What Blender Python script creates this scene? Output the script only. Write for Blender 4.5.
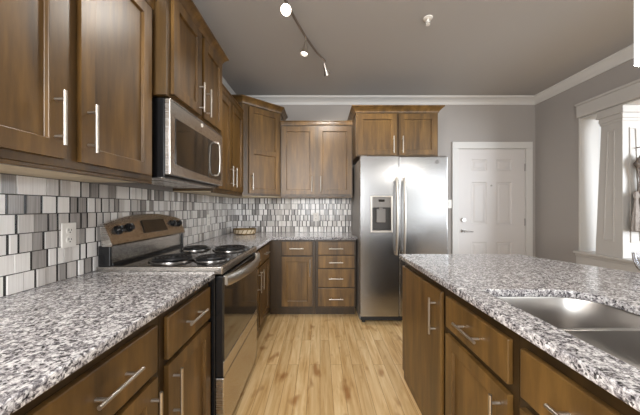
import bpy, bmesh, math, random
from mathutils import Vector, Matrix

# ------------------------------------------------------------------ camera, world, light
scene = bpy.context.scene
for o in list(bpy.data.objects):
    bpy.data.objects.remove(o)
COL = scene.collection
cam_d = bpy.data.cameras.new('camera')
cam = bpy.data.objects.new('camera', cam_d)
COL.objects.link(cam)
cam.location = (0, 0, 1.25)
cam.rotation_euler = (math.pi / 2, 0, 0)
cam_d.sensor_width = 36
cam_d.lens = 264.0 / 640 * 36
cam_d.clip_start = 0.02
scene.camera = cam
scene.view_settings.view_transform = 'Standard'
scene.view_settings.look = 'None'
scene.view_settings.gamma = 1
scene.view_settings.use_curve_mapping = False
scene.view_settings.exposure = 0.38

world = bpy.data.worlds.new('world')
scene.world = world
world.use_nodes = True
world.node_tree.nodes['Background'].inputs[0].default_value = (0.85, 0.92, 1.0, 1)
world.node_tree.nodes['Background'].inputs[1].default_value = 1.0


def area(name, loc, target, sx, sy, power, color):
    d = bpy.data.lights.new(name, 'AREA')
    d.shape = 'RECTANGLE'
    d.size, d.size_y, d.energy, d.color = sx, sy, power, color
    o = bpy.data.objects.new(name, d)
    COL.objects.link(o)
    o.location = loc
    o.rotation_euler = (Vector(target) - Vector(loc)).to_track_quat('-Z', 'Y').to_euler()
    return o


# added fill, then daylight through the patio window and in the room beyond the half wall
area('window_daylight', (-0.05, -2.50, 1.55), (0.4, 3, 1.3), 1.7, 1.5, 62, (0.95, 0.98, 1.0))  # soft fill added behind the camera in an unseen window
area('patio_daylight_upper', (2.88, -1.35, 1.82), (-1.2, -0.6, 1.5), 1.6, 0.55, 9, (0.90, 0.96, 1.0))
area('patio_daylight_lower', (2.88, -1.35, 1.17), (-1.2, -0.6, 1.0), 1.6, 0.55, 9, (0.90, 0.96, 1.0))
area('side_window_daylight', (5.3, -0.6, 1.6), (3.0, 2.9, 1.3), 1.6, 1.8, 180, (0.86, 0.93, 1.0))
# point light added for fill behind the camera, without a fixture
fill_d = bpy.data.lights.new('living_area_lamp', 'POINT')
fill_d.energy, fill_d.color, fill_d.shadow_soft_size = 118, (1.0, 0.985, 0.96), 0.4
fill_o = bpy.data.objects.new('living_area_lamp', fill_d)
COL.objects.link(fill_o)
fill_o.location = (-0.75, -0.9, 2.1)

# ------------------------------------------------------------------ materials
def srgb(r, g, b):
    def f(c):
        c /= 255.0
        return c / 12.92 if c <= 0.04045 else ((c + 0.055) / 1.055) ** 2.4
    return (f(r), f(g), f(b), 1)


def new_mat(name):
    m = bpy.data.materials.new(name)
    m.use_nodes = True
    nt = m.node_tree
    return m, nt, nt.nodes, nt.links, nt.nodes['Principled BSDF']


def plain(name, col, rough=0.5, metal=0.0, emit=None, estr=0.0, coat=0.0, noise=0.0, nscale=30):
    m, nt, N, L, b = new_mat(name)
    b.inputs['Base Color'].default_value = col
    b.inputs['Roughness'].default_value = rough
    b.inputs['Metallic'].default_value = metal
    if coat:
        b.inputs['Coat Weight'].default_value = coat
        b.inputs['Coat Roughness'].default_value = 0.08
    if emit:
        b.inputs['Emission Color'].default_value = emit
        b.inputs['Emission Strength'].default_value = estr
    if noise:
        tc = N.new('ShaderNodeTexCoord')
        n = N.new('ShaderNodeTexNoise')
        n.inputs['Scale'].default_value = nscale
        n.inputs['Detail'].default_value = 3
        L.new(tc.outputs['Object'], n.inputs['Vector'])
        bp = N.new('ShaderNodeBump')
        bp.inputs['Strength'].default_value = noise
        bp.inputs['Distance'].default_value = 0.01
        L.new(n.outputs['Fac'], bp.inputs['Height'])
        L.new(bp.outputs['Normal'], b.inputs['Normal'])
    return m


def ramp(N, stops):
    r = N.new('ShaderNodeValToRGB')
    e = r.color_ramp.elements
    e[0].position, e[0].color = stops[0]
    e[1].position, e[1].color = stops[-1]
    for p, c in stops[1:-1]:
        x = e.new(p)
        x.color = c
    return r


def wood(name, c0, c1, c2, scale=(14, 14, 1.6), rough=0.40, coat=0.3):
    m, nt, N, L, b = new_mat(name)
    tc = N.new('ShaderNodeTexCoord')
    mp = N.new('ShaderNodeMapping')
    mp.inputs['Scale'].default_value = scale
    oi = N.new('ShaderNodeObjectInfo')
    add = N.new('ShaderNodeVectorMath')
    add.operation = 'ADD'
    L.new(tc.outputs['Object'], mp.inputs['Vector'])
    mul = N.new('ShaderNodeVectorMath')
    mul.operation = 'SCALE'
    mul.inputs[0].default_value = (7.3, 3.1, 5.7)
    L.new(oi.outputs['Random'], mul.inputs['Scale'])
    L.new(mp.outputs['Vector'], add.inputs[0])
    L.new(mul.outputs['Vector'], add.inputs[1])
    n = N.new('ShaderNodeTexNoise')
    n.inputs['Scale'].default_value = 1.0
    n.inputs['Detail'].default_value = 6
    n.inputs['Roughness'].default_value = 0.62
    L.new(add.outputs['Vector'], n.inputs['Vector'])
    r = ramp(N, [(0.28, c0), (0.5, c1), (0.74, c2)])
    L.new(n.outputs['Fac'], r.inputs['Fac'])
    L.new(r.outputs['Color'], b.inputs['Base Color'])
    b.inputs['Roughness'].default_value = rough
    b.inputs['Coat Weight'].default_value = coat
    b.inputs['Coat Roughness'].default_value = 0.35
    return m


def granite(name):
    m, nt, N, L, b = new_mat(name)
    tc = N.new('ShaderNodeTexCoord')
    n1 = N.new('ShaderNodeTexNoise')
    n1.inputs['Scale'].default_value = 78
    n1.inputs['Detail'].default_value = 8
    n1.inputs['Roughness'].default_value = 0.76
    n1.inputs['Distortion'].default_value = 0.6
    L.new(tc.outputs['Object'], n1.inputs['Vector'])
    r1 = ramp(N, [(0.35, srgb(52, 50, 54)), (0.43, srgb(108, 105, 109)), (0.49, srgb(160, 157, 159)),
                  (0.55, srgb(212, 211, 211)), (0.65, srgb(240, 240, 240))])
    L.new(n1.outputs['Fac'], r1.inputs['Fac'])
    v = N.new('ShaderNodeTexVoronoi')
    v.inputs['Scale'].default_value = 170
    L.new(tc.outputs['Object'], v.inputs['Vector'])
    sep = N.new('ShaderNodeSeparateColor')
    L.new(v.outputs['Color'], sep.inputs['Color'])
    r2 = ramp(N, [(0.0, (0.03, 0.03, 0.032, 1)), (0.09, (0.04, 0.04, 0.042, 1)), (0.10, (1, 1, 1, 1)), (1.0, (1, 1, 1, 1))])
    r2.color_ramp.interpolation = 'CONSTANT'
    L.new(sep.outputs['Red'], r2.inputs['Fac'])
    r3 = ramp(N, [(0.0, (0.60, 0.59, 0.61, 1)), (0.4, (0.80, 0.77, 0.77, 1)), (0.6, (1, 1, 1, 1)), (1.0, (1, 1, 1, 1))])
    L.new(sep.outputs['Green'], r3.inputs['Fac'])
    mx = N.new('ShaderNodeMix')
    mx.data_type = 'RGBA'
    mx.blend_type = 'MULTIPLY'
    mx.inputs[0].default_value = 0.85
    L.new(r1.outputs['Color'], mx.inputs[6])
    L.new(r2.outputs['Color'], mx.inputs[7])
    mx2 = N.new('ShaderNodeMix')
    mx2.data_type = 'RGBA'
    mx2.blend_type = 'MULTIPLY'
    mx2.inputs[0].default_value = 0.7
    L.new(mx.outputs[2], mx2.inputs[6])
    L.new(r3.outputs['Color'], mx2.inputs[7])
    L.new(mx2.outputs[2], b.inputs['Base Color'])
    b.inputs['Roughness'].default_value = 0.14
    return m


def floor_planks(name):
    m, nt, N, L, b = new_mat(name)
    tc = N.new('ShaderNodeTexCoord')
    mp = N.new('ShaderNodeMapping')
    mp.inputs['Rotation'].default_value = (0, 0, math.pi / 2)
    L.new(tc.outputs['Object'], mp.inputs['Vector'])
    br = N.new('ShaderNodeTexBrick')
    br.offset = 0.37
    br.inputs['Scale'].default_value = 1.0
    br.inputs['Brick Width'].default_value = 1.05
    br.inputs['Row Height'].default_value = 0.085
    br.inputs['Mortar Size'].default_value = 0.0012
    br.inputs['Mortar Smooth'].default_value = 0.1
    br.inputs['Color1'].default_value = (0, 0, 0, 1)
    br.inputs['Color2'].default_value = (1, 1, 1, 1)
    br.inputs['Mortar'].default_value = (0.0, 0.0, 0.0, 1)
    L.new(mp.outputs['Vector'], br.inputs['Vector'])
    sc = N.new('ShaderNodeMapping')
    sc.inputs['Scale'].default_value = (26, 2.2, 1)
    L.new(tc.outputs['Object'], sc.inputs['Vector'])
    off = N.new('ShaderNodeVectorMath')
    off.operation = 'MULTIPLY_ADD'
    L.new(br.outputs['Color'], off.inputs[0])
    off.inputs[1].default_value = (9, 5, 3)
    L.new(sc.outputs['Vector'], off.inputs[2])
    n = N.new('ShaderNodeTexNoise')
    n.inputs['Scale'].default_value = 1.0
    n.inputs['Detail'].default_value = 6
    n.inputs['Roughness'].default_value = 0.6
    n.inputs['Distortion'].default_value = 0.5
    L.new(off.outputs['Vector'], n.inputs['Vector'])
    r = ramp(N, [(0.25, srgb(176, 132, 80)), (0.42, srgb(212, 176, 122)), (0.58, srgb(228, 199, 150)), (0.8, srgb(240, 218, 176))])
    L.new(n.outputs['Fac'], r.inputs['Fac'])
    # knots and darker blotches
    sc2 = N.new('ShaderNodeMapping')
    sc2.inputs['Scale'].default_value = (9, 4.2, 1)
    L.new(tc.outputs['Object'], sc2.inputs['Vector'])
    n2 = N.new('ShaderNodeTexNoise')
    n2.inputs['Scale'].default_value = 1.0
    n2.inputs['Detail'].default_value = 2
    L.new(sc2.outputs['Vector'], n2.inputs['Vector'])
    r2 = ramp(N, [(0.28, srgb(188, 150, 110)), (0.4, (1, 1, 1, 1)), (1.0, (1, 1, 1, 1))])
    L.new(n2.outputs['Fac'], r2.inputs['Fac'])
    mx = N.new('ShaderNodeMix')
    mx.data_type = 'RGBA'
    mx.blend_type = 'MULTIPLY'
    mx.inputs[0].default_value = 0.8
    L.new(r.outputs['Color'], mx.inputs[6])
    L.new(r2.outputs['Color'], mx.inputs[7])
    sep = N.new('ShaderNodeSeparateColor')
    L.new(br.outputs['Color'], sep.inputs['Color'])
    r3 = ramp(N, [(0.0, (0.84, 0.81, 0.77, 1)), (1.0, (1, 1, 1, 1))])
    L.new(sep.outputs['Red'], r3.inputs['Fac'])
    mx2 = N.new('ShaderNodeMix')
    mx2.data_type = 'RGBA'
    mx2.blend_type = 'MULTIPLY'
    mx2.inputs[0].default_value = 1.0
    L.new(mx.outputs[2], mx2.inputs[6])
    L.new(r3.outputs['Color'], mx2.inputs[7])
    seam = N.new('ShaderNodeMix')
    seam.data_type = 'RGBA'
    L.new(br.outputs['Fac'], seam.inputs[0])
    L.new(mx2.outputs[2], seam.inputs[6])
    seam.inputs[7].default_value = srgb(150, 112, 70)
    L.new(seam.outputs[2], b.inputs['Base Color'])
    b.inputs['Roughness'].default_value = 0.38
    return m


def steel(name, col, rough=0.28, axis='x'):
    m, nt, N, L, b = new_mat(name)
    b.inputs['Base Color'].default_value = col
    b.inputs['Metallic'].default_value = 1.0
    tc = N.new('ShaderNodeTexCoord')
    mp = N.new('ShaderNodeMapping')
    mp.inputs['Scale'].default_value = {'x': (2, 400, 400), 'y': (400, 2, 400), 'z': (400, 400, 2)}[axis]
    L.new(tc.outputs['Object'], mp.inputs['Vector'])
    n = N.new('ShaderNodeTexNoise')
    n.inputs['Scale'].default_value = 1.0
    n.inputs['Detail'].default_value = 2
    L.new(mp.outputs['Vector'], n.inputs['Vector'])
    r = ramp(N, [(0.3, (rough * 0.96,) * 3 + (1,)), (0.7, (rough * 1.04,) * 3 + (1,))])
    L.new(n.outputs['Fac'], r.inputs['Fac'])
    L.new(r.outputs['Color'], b.inputs['Roughness'])
    b.inputs['Anisotropic'].default_value = 0.5
    return m


def striped_tile(name, ca, cb, rough=0.16):
    m, nt, N, L, b = new_mat(name)
    tc = N.new('ShaderNodeTexCoord')
    mp = N.new('ShaderNodeMapping')
    mp.inputs['Scale'].default_value = (260, 260, 5)
    L.new(tc.outputs['Object'], mp.inputs['Vector'])
    n = N.new('ShaderNodeTexNoise')
    n.inputs['Scale'].default_value = 1.0
    n.inputs['Detail'].default_value = 3
    L.new(mp.outputs['Vector'], n.inputs['Vector'])
    r = ramp(N, [(0.36, ca), (0.62, cb)])
    L.new(n.outputs['Fac'], r.inputs['Fac'])
    L.new(r.outputs['Color'], b.inputs['Base Color'])
    b.inputs['Roughness'].default_value = rough
    return m


M = {}
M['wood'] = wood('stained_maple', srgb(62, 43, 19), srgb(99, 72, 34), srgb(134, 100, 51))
M['wood_frame'] = wood('stained_maple_frame', srgb(40, 28, 14), srgb(58, 42, 21), srgb(74, 54, 28))  # same maple, darkened to put gap shade into the base frames' colour
M['wood_mid'] = wood('stained_maple_face', srgb(56, 40, 20), srgb(84, 62, 32), srgb(110, 84, 45))  # same maple, milder gap shade in the colour of wall cabinet bodies
M['raw'] = wood('raw_birch', srgb(196, 176, 142), srgb(212, 194, 162), srgb(224, 208, 178), rough=0.5, coat=0)
M['granite'] = granite('speckled_granite')
M['floor'] = floor_planks('oak_planks')
M['wall'] = plain('greige_paint', srgb(160, 154, 149), 0.75, noise=0.05, nscale=120)
M['ceil'] = plain('taupe_ceiling_paint', srgb(174, 170, 167), 0.85, noise=0.05, nscale=120)
M['white'] = plain('white_trim_paint', srgb(206, 203, 199), 0.4)
M['white_wall'] = plain('white_wall_paint', srgb(190, 189, 187), 0.7)
M['greige_white'] = plain('warm_white_trim_paint', srgb(190, 186, 181), 0.4)
M['door'] = plain('white_door_paint', srgb(206, 201, 198), 0.42)
M['steel'] = steel('brushed_steel', (0.40, 0.40, 0.40, 1), 0.24, 'x')
M['steel_y'] = steel('brushed_steel_appliance', (0.60, 0.57, 0.53, 1), 0.27, 'y')
M['sink'] = steel('sink_steel', (0.44, 0.42, 0.40, 1), 0.3, 'y')
M['nickel'] = plain('satin_nickel', (0.52, 0.48, 0.43, 1), 0.38, 1.0)
M['dark_nickel'] = plain('dark_nickel', (0.30, 0.28, 0.26, 1), 0.35, 1.0)
M['pan'] = plain('dark_pan', (0.16, 0.155, 0.15, 1), 0.22, 1.0)
M['chrome'] = plain('chrome', (0.8, 0.8, 0.8, 1), 0.1, 1.0)
M['black'] = plain('black_enamel', (0.012, 0.012, 0.013, 1), 0.25)
M['matte_black'] = plain('matte_black_plastic', (0.015, 0.015, 0.016, 1), 0.5)
M['glass_black'] = plain('black_glass', (0.018, 0.016, 0.014, 1), 0.06, coat=0.5)
M['coil'] = plain('coil_black', (0.03, 0.03, 0.032, 1), 0.35, 0.6)
M['grey_side'] = plain('grey_appliance_paint', srgb(150, 146, 142), 0.4, 0.3)
M['grey_plastic'] = plain('grey_plastic', srgb(120, 116, 112), 0.35)
M['dark_grey'] = plain('dark_grey_plastic', srgb(58, 55, 52), 0.35)
M['plastic'] = plain('white_plastic', srgb(236, 232, 226), 0.35)
M['slot'] = plain('dark_slot', (0.02, 0.02, 0.02, 1), 0.6)
M['t_white'] = striped_tile('tile_white', srgb(231, 227, 224), srgb(240, 237, 234))
M['t_light'] = striped_tile('tile_light_grey', srgb(196, 191, 187), srgb(212, 207, 203))
M['t_mid'] = striped_tile('tile_mid_grey', srgb(142, 137, 134), srgb(166, 161, 157))
M['t_dark'] = striped_tile('tile_charcoal', srgb(26, 24, 23), srgb(46, 42, 40), 0.2)
M['grout'] = plain('grey_grout', srgb(70, 65, 61), 0.85)
M['bulb'] = plain('lamp_bulb', (1, 1, 1, 1), 0.5, emit=(1, 0.93, 0.84, 1), estr=18)
M['opal'] = plain('opal_glass', (0.95, 0.97, 1, 1), 0.25, emit=(0.95, 0.98, 1, 1), estr=0.8)
M['track'] = plain('track_metal', srgb(150, 140, 132), 0.35, 0.8)
M['bronze'] = plain('grey_bronze', srgb(112, 102, 94), 0.5, 0.35, noise=0.6, nscale=60)
M['gold'] = plain('aged_gold', srgb(128, 102, 56), 0.4, 0.6)
M['cream'] = plain('cream_ceramic', srgb(214, 198, 172), 0.4)


def glass_mat():
    m, nt, N, L, b = new_mat('clear_glass')
    b.inputs['Base Color'].default_value = (0.95, 0.96, 1, 1)
    b.inputs['Roughness'].default_value = 0.02
    b.inputs['Transmission Weight'].default_value = 1.0
    b.inputs['IOR'].default_value = 1.3
    return m


M['glass'] = glass_mat()
M['opal_blind'] = plain('white_roller_blind', srgb(235, 235, 232), 0.8)

# ------------------------------------------------------------------ mesh helpers
class MB:
    def __init__(self, bevel=0.0, seg=2, smooth=False):
        self.bm = bmesh.new()
        self.bevel, self.seg, self.smooth = bevel, seg, smooth

    def quad(self, pts, mi=0):
        f = self.bm.faces.new([self.bm.verts.new(p) for p in pts])
        f.material_index = mi
        return f

    def box(self, x0, x1, y0, y1, z0, z1, mi=0):
        x0, x1 = min(x0, x1), max(x0, x1)
        y0, y1 = min(y0, y1), max(y0, y1)
        z0, z1 = min(z0, z1), max(z0, z1)
        v = [self.bm.verts.new(p) for p in
             [(x0, y0, z0), (x1, y0, z0), (x1, y1, z0), (x0, y1, z0), (x0, y0, z1), (x1, y0, z1), (x1, y1, z1), (x0, y1, z1)]]
        for idx in [(3, 2, 1, 0), (4, 5, 6, 7), (0, 1, 5, 4), (1, 2, 6, 5), (2, 3, 7, 6), (3, 0, 4, 7)]:
            f = self.bm.faces.new([v[i] for i in idx])
            f.material_index = mi
        return self

    def prism(self, poly, z0, z1):
        a = [self.bm.verts.new((p[0], p[1], z0)) for p in poly]
        b = [self.bm.verts.new((p[0], p[1], z1)) for p in poly]
        n = len(poly)
        self.bm.faces.new(a[::-1])
        self.bm.faces.new(b)
        for i in range(n):
            self.bm.faces.new([a[i], a[(i + 1) % n], b[(i + 1) % n], b[i]])
        return self

    def ring_loft(self, rings, close=True, cap0=False, cap1=False):
        vs = [[self.bm.verts.new(p) for p in r] for r in rings]
        n = len(rings[0])
        for a, b in zip(vs, vs[1:]):
            for i in range(n if close else n - 1):
                j = (i + 1) % n
                self.bm.faces.new([a[i], a[j], b[j], b[i]])
        if cap0:
            self.bm.faces.new(vs[0][::-1])
        if cap1:
            self.bm.faces.new(vs[-1])
        return self

    def tube(self, pts, r, n=10, caps=True, closed=False, flat=None):
        pts = [Vector(p) for p in pts]
        rings = []
        up = Vector((0, 0, 1))
        for i, p in enumerate(pts):
            if closed:
                t = pts[(i + 1) % len(pts)] - pts[i - 1]
            else:
                t = pts[min(i + 1, len(pts) - 1)] - pts[max(i - 1, 0)]
            t.normalize()
            a = up if abs(t.z) < 0.95 else Vector((1, 0, 0))
            u = t.cross(a).normalized()
            v = u.cross(t).normalized()
            rr = r[i] if isinstance(r, (list, tuple)) else r
            ru, rv = (rr, rr) if flat is None else (rr * flat[0], rr * flat[1])
            rings.append([p + u * math.cos(2 * math.pi * k / n) * ru + v * math.sin(2 * math.pi * k / n) * rv for k in range(n)])
        if closed:
            rings.append(rings[0])
            self.ring_loft(rings)
        else:
            self.ring_loft(rings, cap0=caps, cap1=caps)
        return self

    def cyl(self, p0, p1, r, n=16):
        return self.tube([p0, p1], r, n)

    def lathe(self, prof, c, n=24, caps=True, sx=1.0, sy=1.0):
        rings = [[(c[0] + r * sx * math.cos(2 * math.pi * k / n), c[1] + r * sy * math.sin(2 * math.pi * k / n), c[2] + z) for k in range(n)]
                 for r, z in prof]
        return self.ring_loft(rings, cap0=caps, cap1=caps)

    def grid_front(self, xs, zs, y0, y1, cells, prof):
        """slab from y0 (front) to y1 (back); the cells named in `cells` carry the recess profile [(inset, depth)...]"""
        for i in range(len(xs) - 1):
            for j in range(len(zs) - 1):
                a, b, c, d = xs[i], xs[i + 1], zs[j], zs[j + 1]
                if (i, j) not in cells:
                    self.quad([(a, y0, c), (b, y0, c), (b, y0, d), (a, y0, d)])
                    continue
                rings = [[(a + e, y0 + q, c + e), (b - e, y0 + q, c + e), (b - e, y0 + q, d - e), (a + e, y0 + q, d - e)] for e, q in prof]
                self.ring_loft(rings, cap1=True)
        X0, X1, Z0, Z1 = xs[0], xs[-1], zs[0], zs[-1]
        self.quad([(X0, y1, Z0), (X0, y1, Z1), (X1, y1, Z1), (X1, y1, Z0)])
        self.quad([(X0, y0, Z0), (X0, y0, Z1), (X0, y1, Z1), (X0, y1, Z0)])
        self.quad([(X1, y0, Z0), (X1, y1, Z0), (X1, y1, Z1), (X1, y0, Z1)])
        self.quad([(X0, y0, Z0), (X0, y1, Z0), (X1, y1, Z0), (X1, y0, Z0)])
        self.quad([(X0, y0, Z1), (X1, y0, Z1), (X1, y1, Z1), (X0, y1, Z1)])
        bmesh.ops.remove_doubles(self.bm, verts=self.bm.verts, dist=1e-5)
        return self

    def sweep(self, path, prof, closed=False):
        """mitred sweep of a profile [(out, z)...] along a 2-D path; out is to the right of travel"""
        n = len(path)
        P = [Vector((p[0], p[1])) for p in path]
        rings = []
        for i in range(n):
            d0 = (P[i] - P[i - 1]).normalized() if (i > 0 or closed) else (P[1] - P[0]).normalized()
            d1 = (P[(i + 1) % n] - P[i]).normalized() if (i < n - 1 or closed) else d0
            n0, n1 = Vector((d0.y, -d0.x)), Vector((d1.y, -d1.x))
            mt = (n0 + n1)
            mt = mt / max(1e-6, mt.dot(n0))
            rings.append([(P[i].x + mt.x * o, P[i].y + mt.y * o, z) for o, z in prof])
        if closed:
            rings.append(rings[0])
        return self.ring_loft(rings, cap0=not closed, cap1=not closed)

    def build(self, name, mats, parent=None, loc=None, kind=None):
        bm = self.bm
        bmesh.ops.recalc_face_normals(bm, faces=bm.faces)
        me = bpy.data.meshes.new(name)
        bm.to_mesh(me)
        bm.free()
        for m in (mats if isinstance(mats, (list, tuple)) else [mats]):
            me.materials.append(M[m] if isinstance(m, str) else m)
        o = bpy.data.objects.new(name, me)
        COL.objects.link(o)
        if self.smooth:
            for p in me.polygons:
                p.use_smooth = True
            me.set_sharp_from_angle(angle=math.radians(38))
        if self.bevel:
            md = o.modifiers.new('edge', 'BEVEL')
            md.width, md.segments, md.limit_method, md.angle_limit = self.bevel, self.seg, 'ANGLE', math.radians(50)
        if parent:
            o.parent = parent
        if kind:
            o['kind'] = kind
        return o


def tag(o, label, cat, group=None):
    o['label'], o['category'] = label, cat
    if group:
        o['group'] = group
    return o


def thing(name, label, cat, loc=(0, 0, 0), rz=0, group=None):
    o = bpy.data.objects.new(name, None)
    COL.objects.link(o)
    o.location, o.rotation_euler = loc, (0, 0, rz)
    o.empty_display_size = 0.1
    return tag(o, label, cat, group)


def rebase(o):
    """move a world-space single-mesh thing's origin to the middle of its base"""
    vs = [v.co for v in o.data.vertices]
    c = Vector(((min(v.x for v in vs) + max(v.x for v in vs)) / 2, (min(v.y for v in vs) + max(v.y for v in vs)) / 2, min(v.z for v in vs)))
    o.data.transform(Matrix.Translation(-c))
    o.location = c
    return o


def rrect(x0, x1, y0, y1, r, z, n=6, rf=None, radii=None):
    pts = []
    rr_ = [r, r if rf is None else rf, r if rf is None else rf, r]
    for q, (kx, ky, a0) in zip(radii or rr_, [(1, 1, 0), (0, 1, 90), (0, 0, 180), (1, 0, 270)]):
        cx, cy = (x1 - q if kx else x0 + q), (y1 - q if ky else y0 + q)
        for k in range(n + 1):
            a = math.radians(a0 + 90 * k / n)
            pts.append((cx + q * math.cos(a), cy + q * math.sin(a), z))
    return pts


PI = math.pi
XL, YB, XR, ZC = -1.2, 3.616, 2.95, 2.75       # left wall, back wall, right wall, ceiling
YF = -2.6                                       # wall behind the camera

# ------------------------------------------------------------------ room shell
MB().box(XL - 0.15, 6.2, YF - 0.15, YB + 0.2, -0.1, 0).build('floor', 'floor', kind='structure')
MB().box(XL - 0.15, 6.2, YF - 0.15, YB + 0.2, ZC, ZC + 0.1).build('ceiling', 'ceil', kind='structure')
MB().box(XL - 0.15, XL, YF - 0.15, YB + 0.2, 0, ZC).build('wall_left', 'wall', kind='structure')
DX0, DX1, DZ = 1.895, 2.81, 2.05
m = MB()
m.box(XL, DX0, YB, YB + 0.15, 0, ZC).box(DX1, XR + 0.2, YB, YB + 0.15, 0, ZC).box(DX0, DX1, YB, YB + 0.15, DZ, ZC)
m.build('wall_back', 'wall', kind='structure')
MB().box(XR + 0.2, 6.2, YB, YB + 0.15, 0, ZC).build('wall_side_room_back', 'white_wall', kind='structure')
MB().box(6.05, 6.2, YF, YB, 0, ZC).build('wall_side_room_right', 'white_wall', kind='structure')
OY0, OY1, OZ0, OZ1 = 0.6, 3.0, 0.715, 2.26
m = MB()
m.box(XR, XR + 0.2, OY1, YB, 0, ZC).box(XR, XR + 0.2, OY0, OY1, OZ1, ZC)
m.box(XR, XR + 0.2, OY0, OY1, 0, OZ0).box(XR, XR + 0.2, -0.5, OY0, 0, ZC).box(XR, XR + 0.2, YF, -2.2, 0, ZC)
m.box(XR, XR + 0.2, -2.2, -0.5, 0, 0.85).box(XR, XR + 0.2, -2.2, -0.5, 2.15, ZC)
m.build('wall_right', 'wall', kind='structure')
# wall behind the camera with two wide windows
m = MB()
m.box(XL, 6.05, YF - 0.15, YF, 0, 0.7).box(XL, 6.05, YF - 0.15, YF, 2.4, ZC)
for a, b in [(XL, -1.0), (0.9, 3.6), (5.4, 6.05)]:
    m.box(a, b, YF - 0.15, YF, 0.7, 2.4)
m.build('wall_front', 'wall', kind='structure')
for i, (a, b) in enumerate([(-1.0, 0.9), (3.6, 5.4)]):
    m = MB()
    m.box(a, b, YF - 0.10, YF - 0.03, 0.7, 0.76).box(a, b, YF - 0.10, YF - 0.03, 2.34, 2.4)
    for k in range(4):
        x = a + (b - a - 0.06) * k / 3
        m.box(x, x + 0.06, YF - 0.10, YF - 0.03, 0.76, 2.34)
    m.build('window_%d' % (i + 1), 'white', kind='structure')

m = MB()
m.box(XR - 0.01, XR + 0.05, -2.2, -2.14, 0.85, 2.15).box(XR - 0.01, XR + 0.05, -0.56, -0.5, 0.85, 2.15)
m.box(XR - 0.01, XR + 0.05, -2.14, -0.56, 0.85, 0.90).box(XR - 0.01, XR + 0.05, -2.14, -0.56, 2.10, 2.15).box(XR - 0.01, XR + 0.05, -2.14, -0.56, 1.46, 1.53)
m.build('window_3', 'white', kind='structure')
m = MB()
m.box(XR + 0.06, XR + 0.066, -2.2, -0.5, 0.85, 2.15)
m.build('window_4', 'opal_blind', kind='structure')  # unseen roller blind panel behind the window frame

# room crown moulding
crown = [(0, 2.655), (0.012, 2.655), (0.016, 2.675), (0.03, 2.69), (0.055, 2.715), (0.075, 2.725), (0.085, 2.735), (0.085, ZC), (0, ZC)]
MB(smooth=True).sweep([(XR, YF), (XR, YB)][::-1] and [(XL, YF), (XL, YB), (XR, YB), (XR, YF)], crown).build('trim_1', 'white', kind='structure')
base = [(0, 0), (0.016, 0), (0.016, 0.10), (0.008, 0.125), (0, 0.125)]
MB().sweep([(1.36, YB), (1.80, YB)], base).build('baseboard_back', 'white', kind='structure')
MB().sweep([(XR, YB), (XR, YF)], base).build('baseboard_right', 'white', kind='structure')

# tile backsplash: rows of narrow glass and stone tiles with charcoal slivers between
def tile_run(m, u0, u1, place, seed, z0=0.914, rows=6, rh=0.0773):
    rnd = random.Random(seed)
    for r in range(rows):
        za, zb = z0 + r * rh + 0.002, z0 + (r + 1) * rh - 0.002
        u = u0
        while u < u1 - 0.004:
            w = rnd.choice([0.026, 0.032, 0.040, 0.046, 0.052, 0.056])
            mi = rnd.choices([1, 2, 3], [0.48, 0.30, 0.22])[0]
            e = min(u + w, u1)
            place(m, u + 0.0012, e - 0.0012, za, zb, 0.009 + rnd.choice([0, 0.001, 0.003, 0.005]), mi)
            u = e
            if rnd.random() < 0.72 and u < u1 - 0.012:
                place(m, u + 0.0004, u + 0.0094, za, zb, 0.0070, 4)
                u += 0.0098


TILES = ['grout', 't_white', 't_light', 't_mid', 't_dark']
m = MB()
m.box(XL + 0.001, XL + 0.006, 0.0, YB - 0.001, 0.9145, 1.378)
tile_run(m, 0.0, YB - 0.013, lambda b, u0, u1, a, c, d, i: b.box(XL + 0.004, XL + d, u0, u1, a, c, i), 4)
o = m.build('tile_backsplash', TILES)
rebase(o)
tag(o, 'grey and white mosaic tile backsplash behind the range and outlets on the long side wall', 'backsplash')
m = MB()
m.box(XL + 0.014, 0.425, YB - 0.006, YB - 0.001, 0.9145, 1.378)
tile_run(m, XL + 0.014, 0.425, lambda b, u0, u1, a, c, d, i: b.box(u0, u1, YB - d, YB - 0.004, a, c, i), 9)
o = m.build('tile_backsplash', TILES)
rebase(o)
tag(o, 'grey and white mosaic tile backsplash on the end wall beside the refrigerator', 'backsplash')

# ------------------------------------------------------------------ entry door
droot = thing('door_1', 'white six panel entry door', 'door', (DX0, YB + 0.006, 0))
del droot['label']; del droot['category']
droot['kind'] = 'structure'
W = DX1 - DX0
m = MB()
m.grid_front([0.006, 0.185, 0.392, 0.525, 0.735, W - 0.006], [0.008, 0.25, 0.777, 1.02, 1.60, 1.758, 1.91, DZ - 0.004],
             0, 0.04, {(1, 1), (3, 1), (1, 3), (3, 3), (1, 5), (3, 5)}, [(0, 0), (0.010, 0.009), (0.028, 0.009), (0.045, 0.003)])
m.build('door_panel', 'door', droot)
m = MB(bevel=0.004)
for a, b, c, d in [(-0.09, -0.004, 0, DZ + 0.004), (W + 0.004, W + 0.09, 0, DZ + 0.004), (-0.09, W + 0.09, DZ + 0.004, DZ + 0.095)]:
    m.box(a, b, -0.026, -0.0065, c, d)
m.box(-0.004, 0.004, -0.0065, 0.1, 0, DZ).box(W - 0.004, W + 0.004, -0.0065, 0.1, 0, DZ).box(0, W, -0.0065, 0.1, DZ - 0.003, DZ + 0.004)
m.build('door_casing', 'white', droot)
m = MB(smooth=True)
m.cyl((0.07, 0.0, 0.93), (0.07, -0.012, 0.93), 0.03)
m.cyl((0.07, -0.012, 0.93), (0.07, -0.055, 0.93), 0.01)
m.tube([(0.06, -0.052, 0.93), (0.11, -0.055, 0.928), (0.18, -0.05, 0.922)], [0.011, 0.009, 0.007])
m.build('door_handle', 'dark_nickel', droot)
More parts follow.
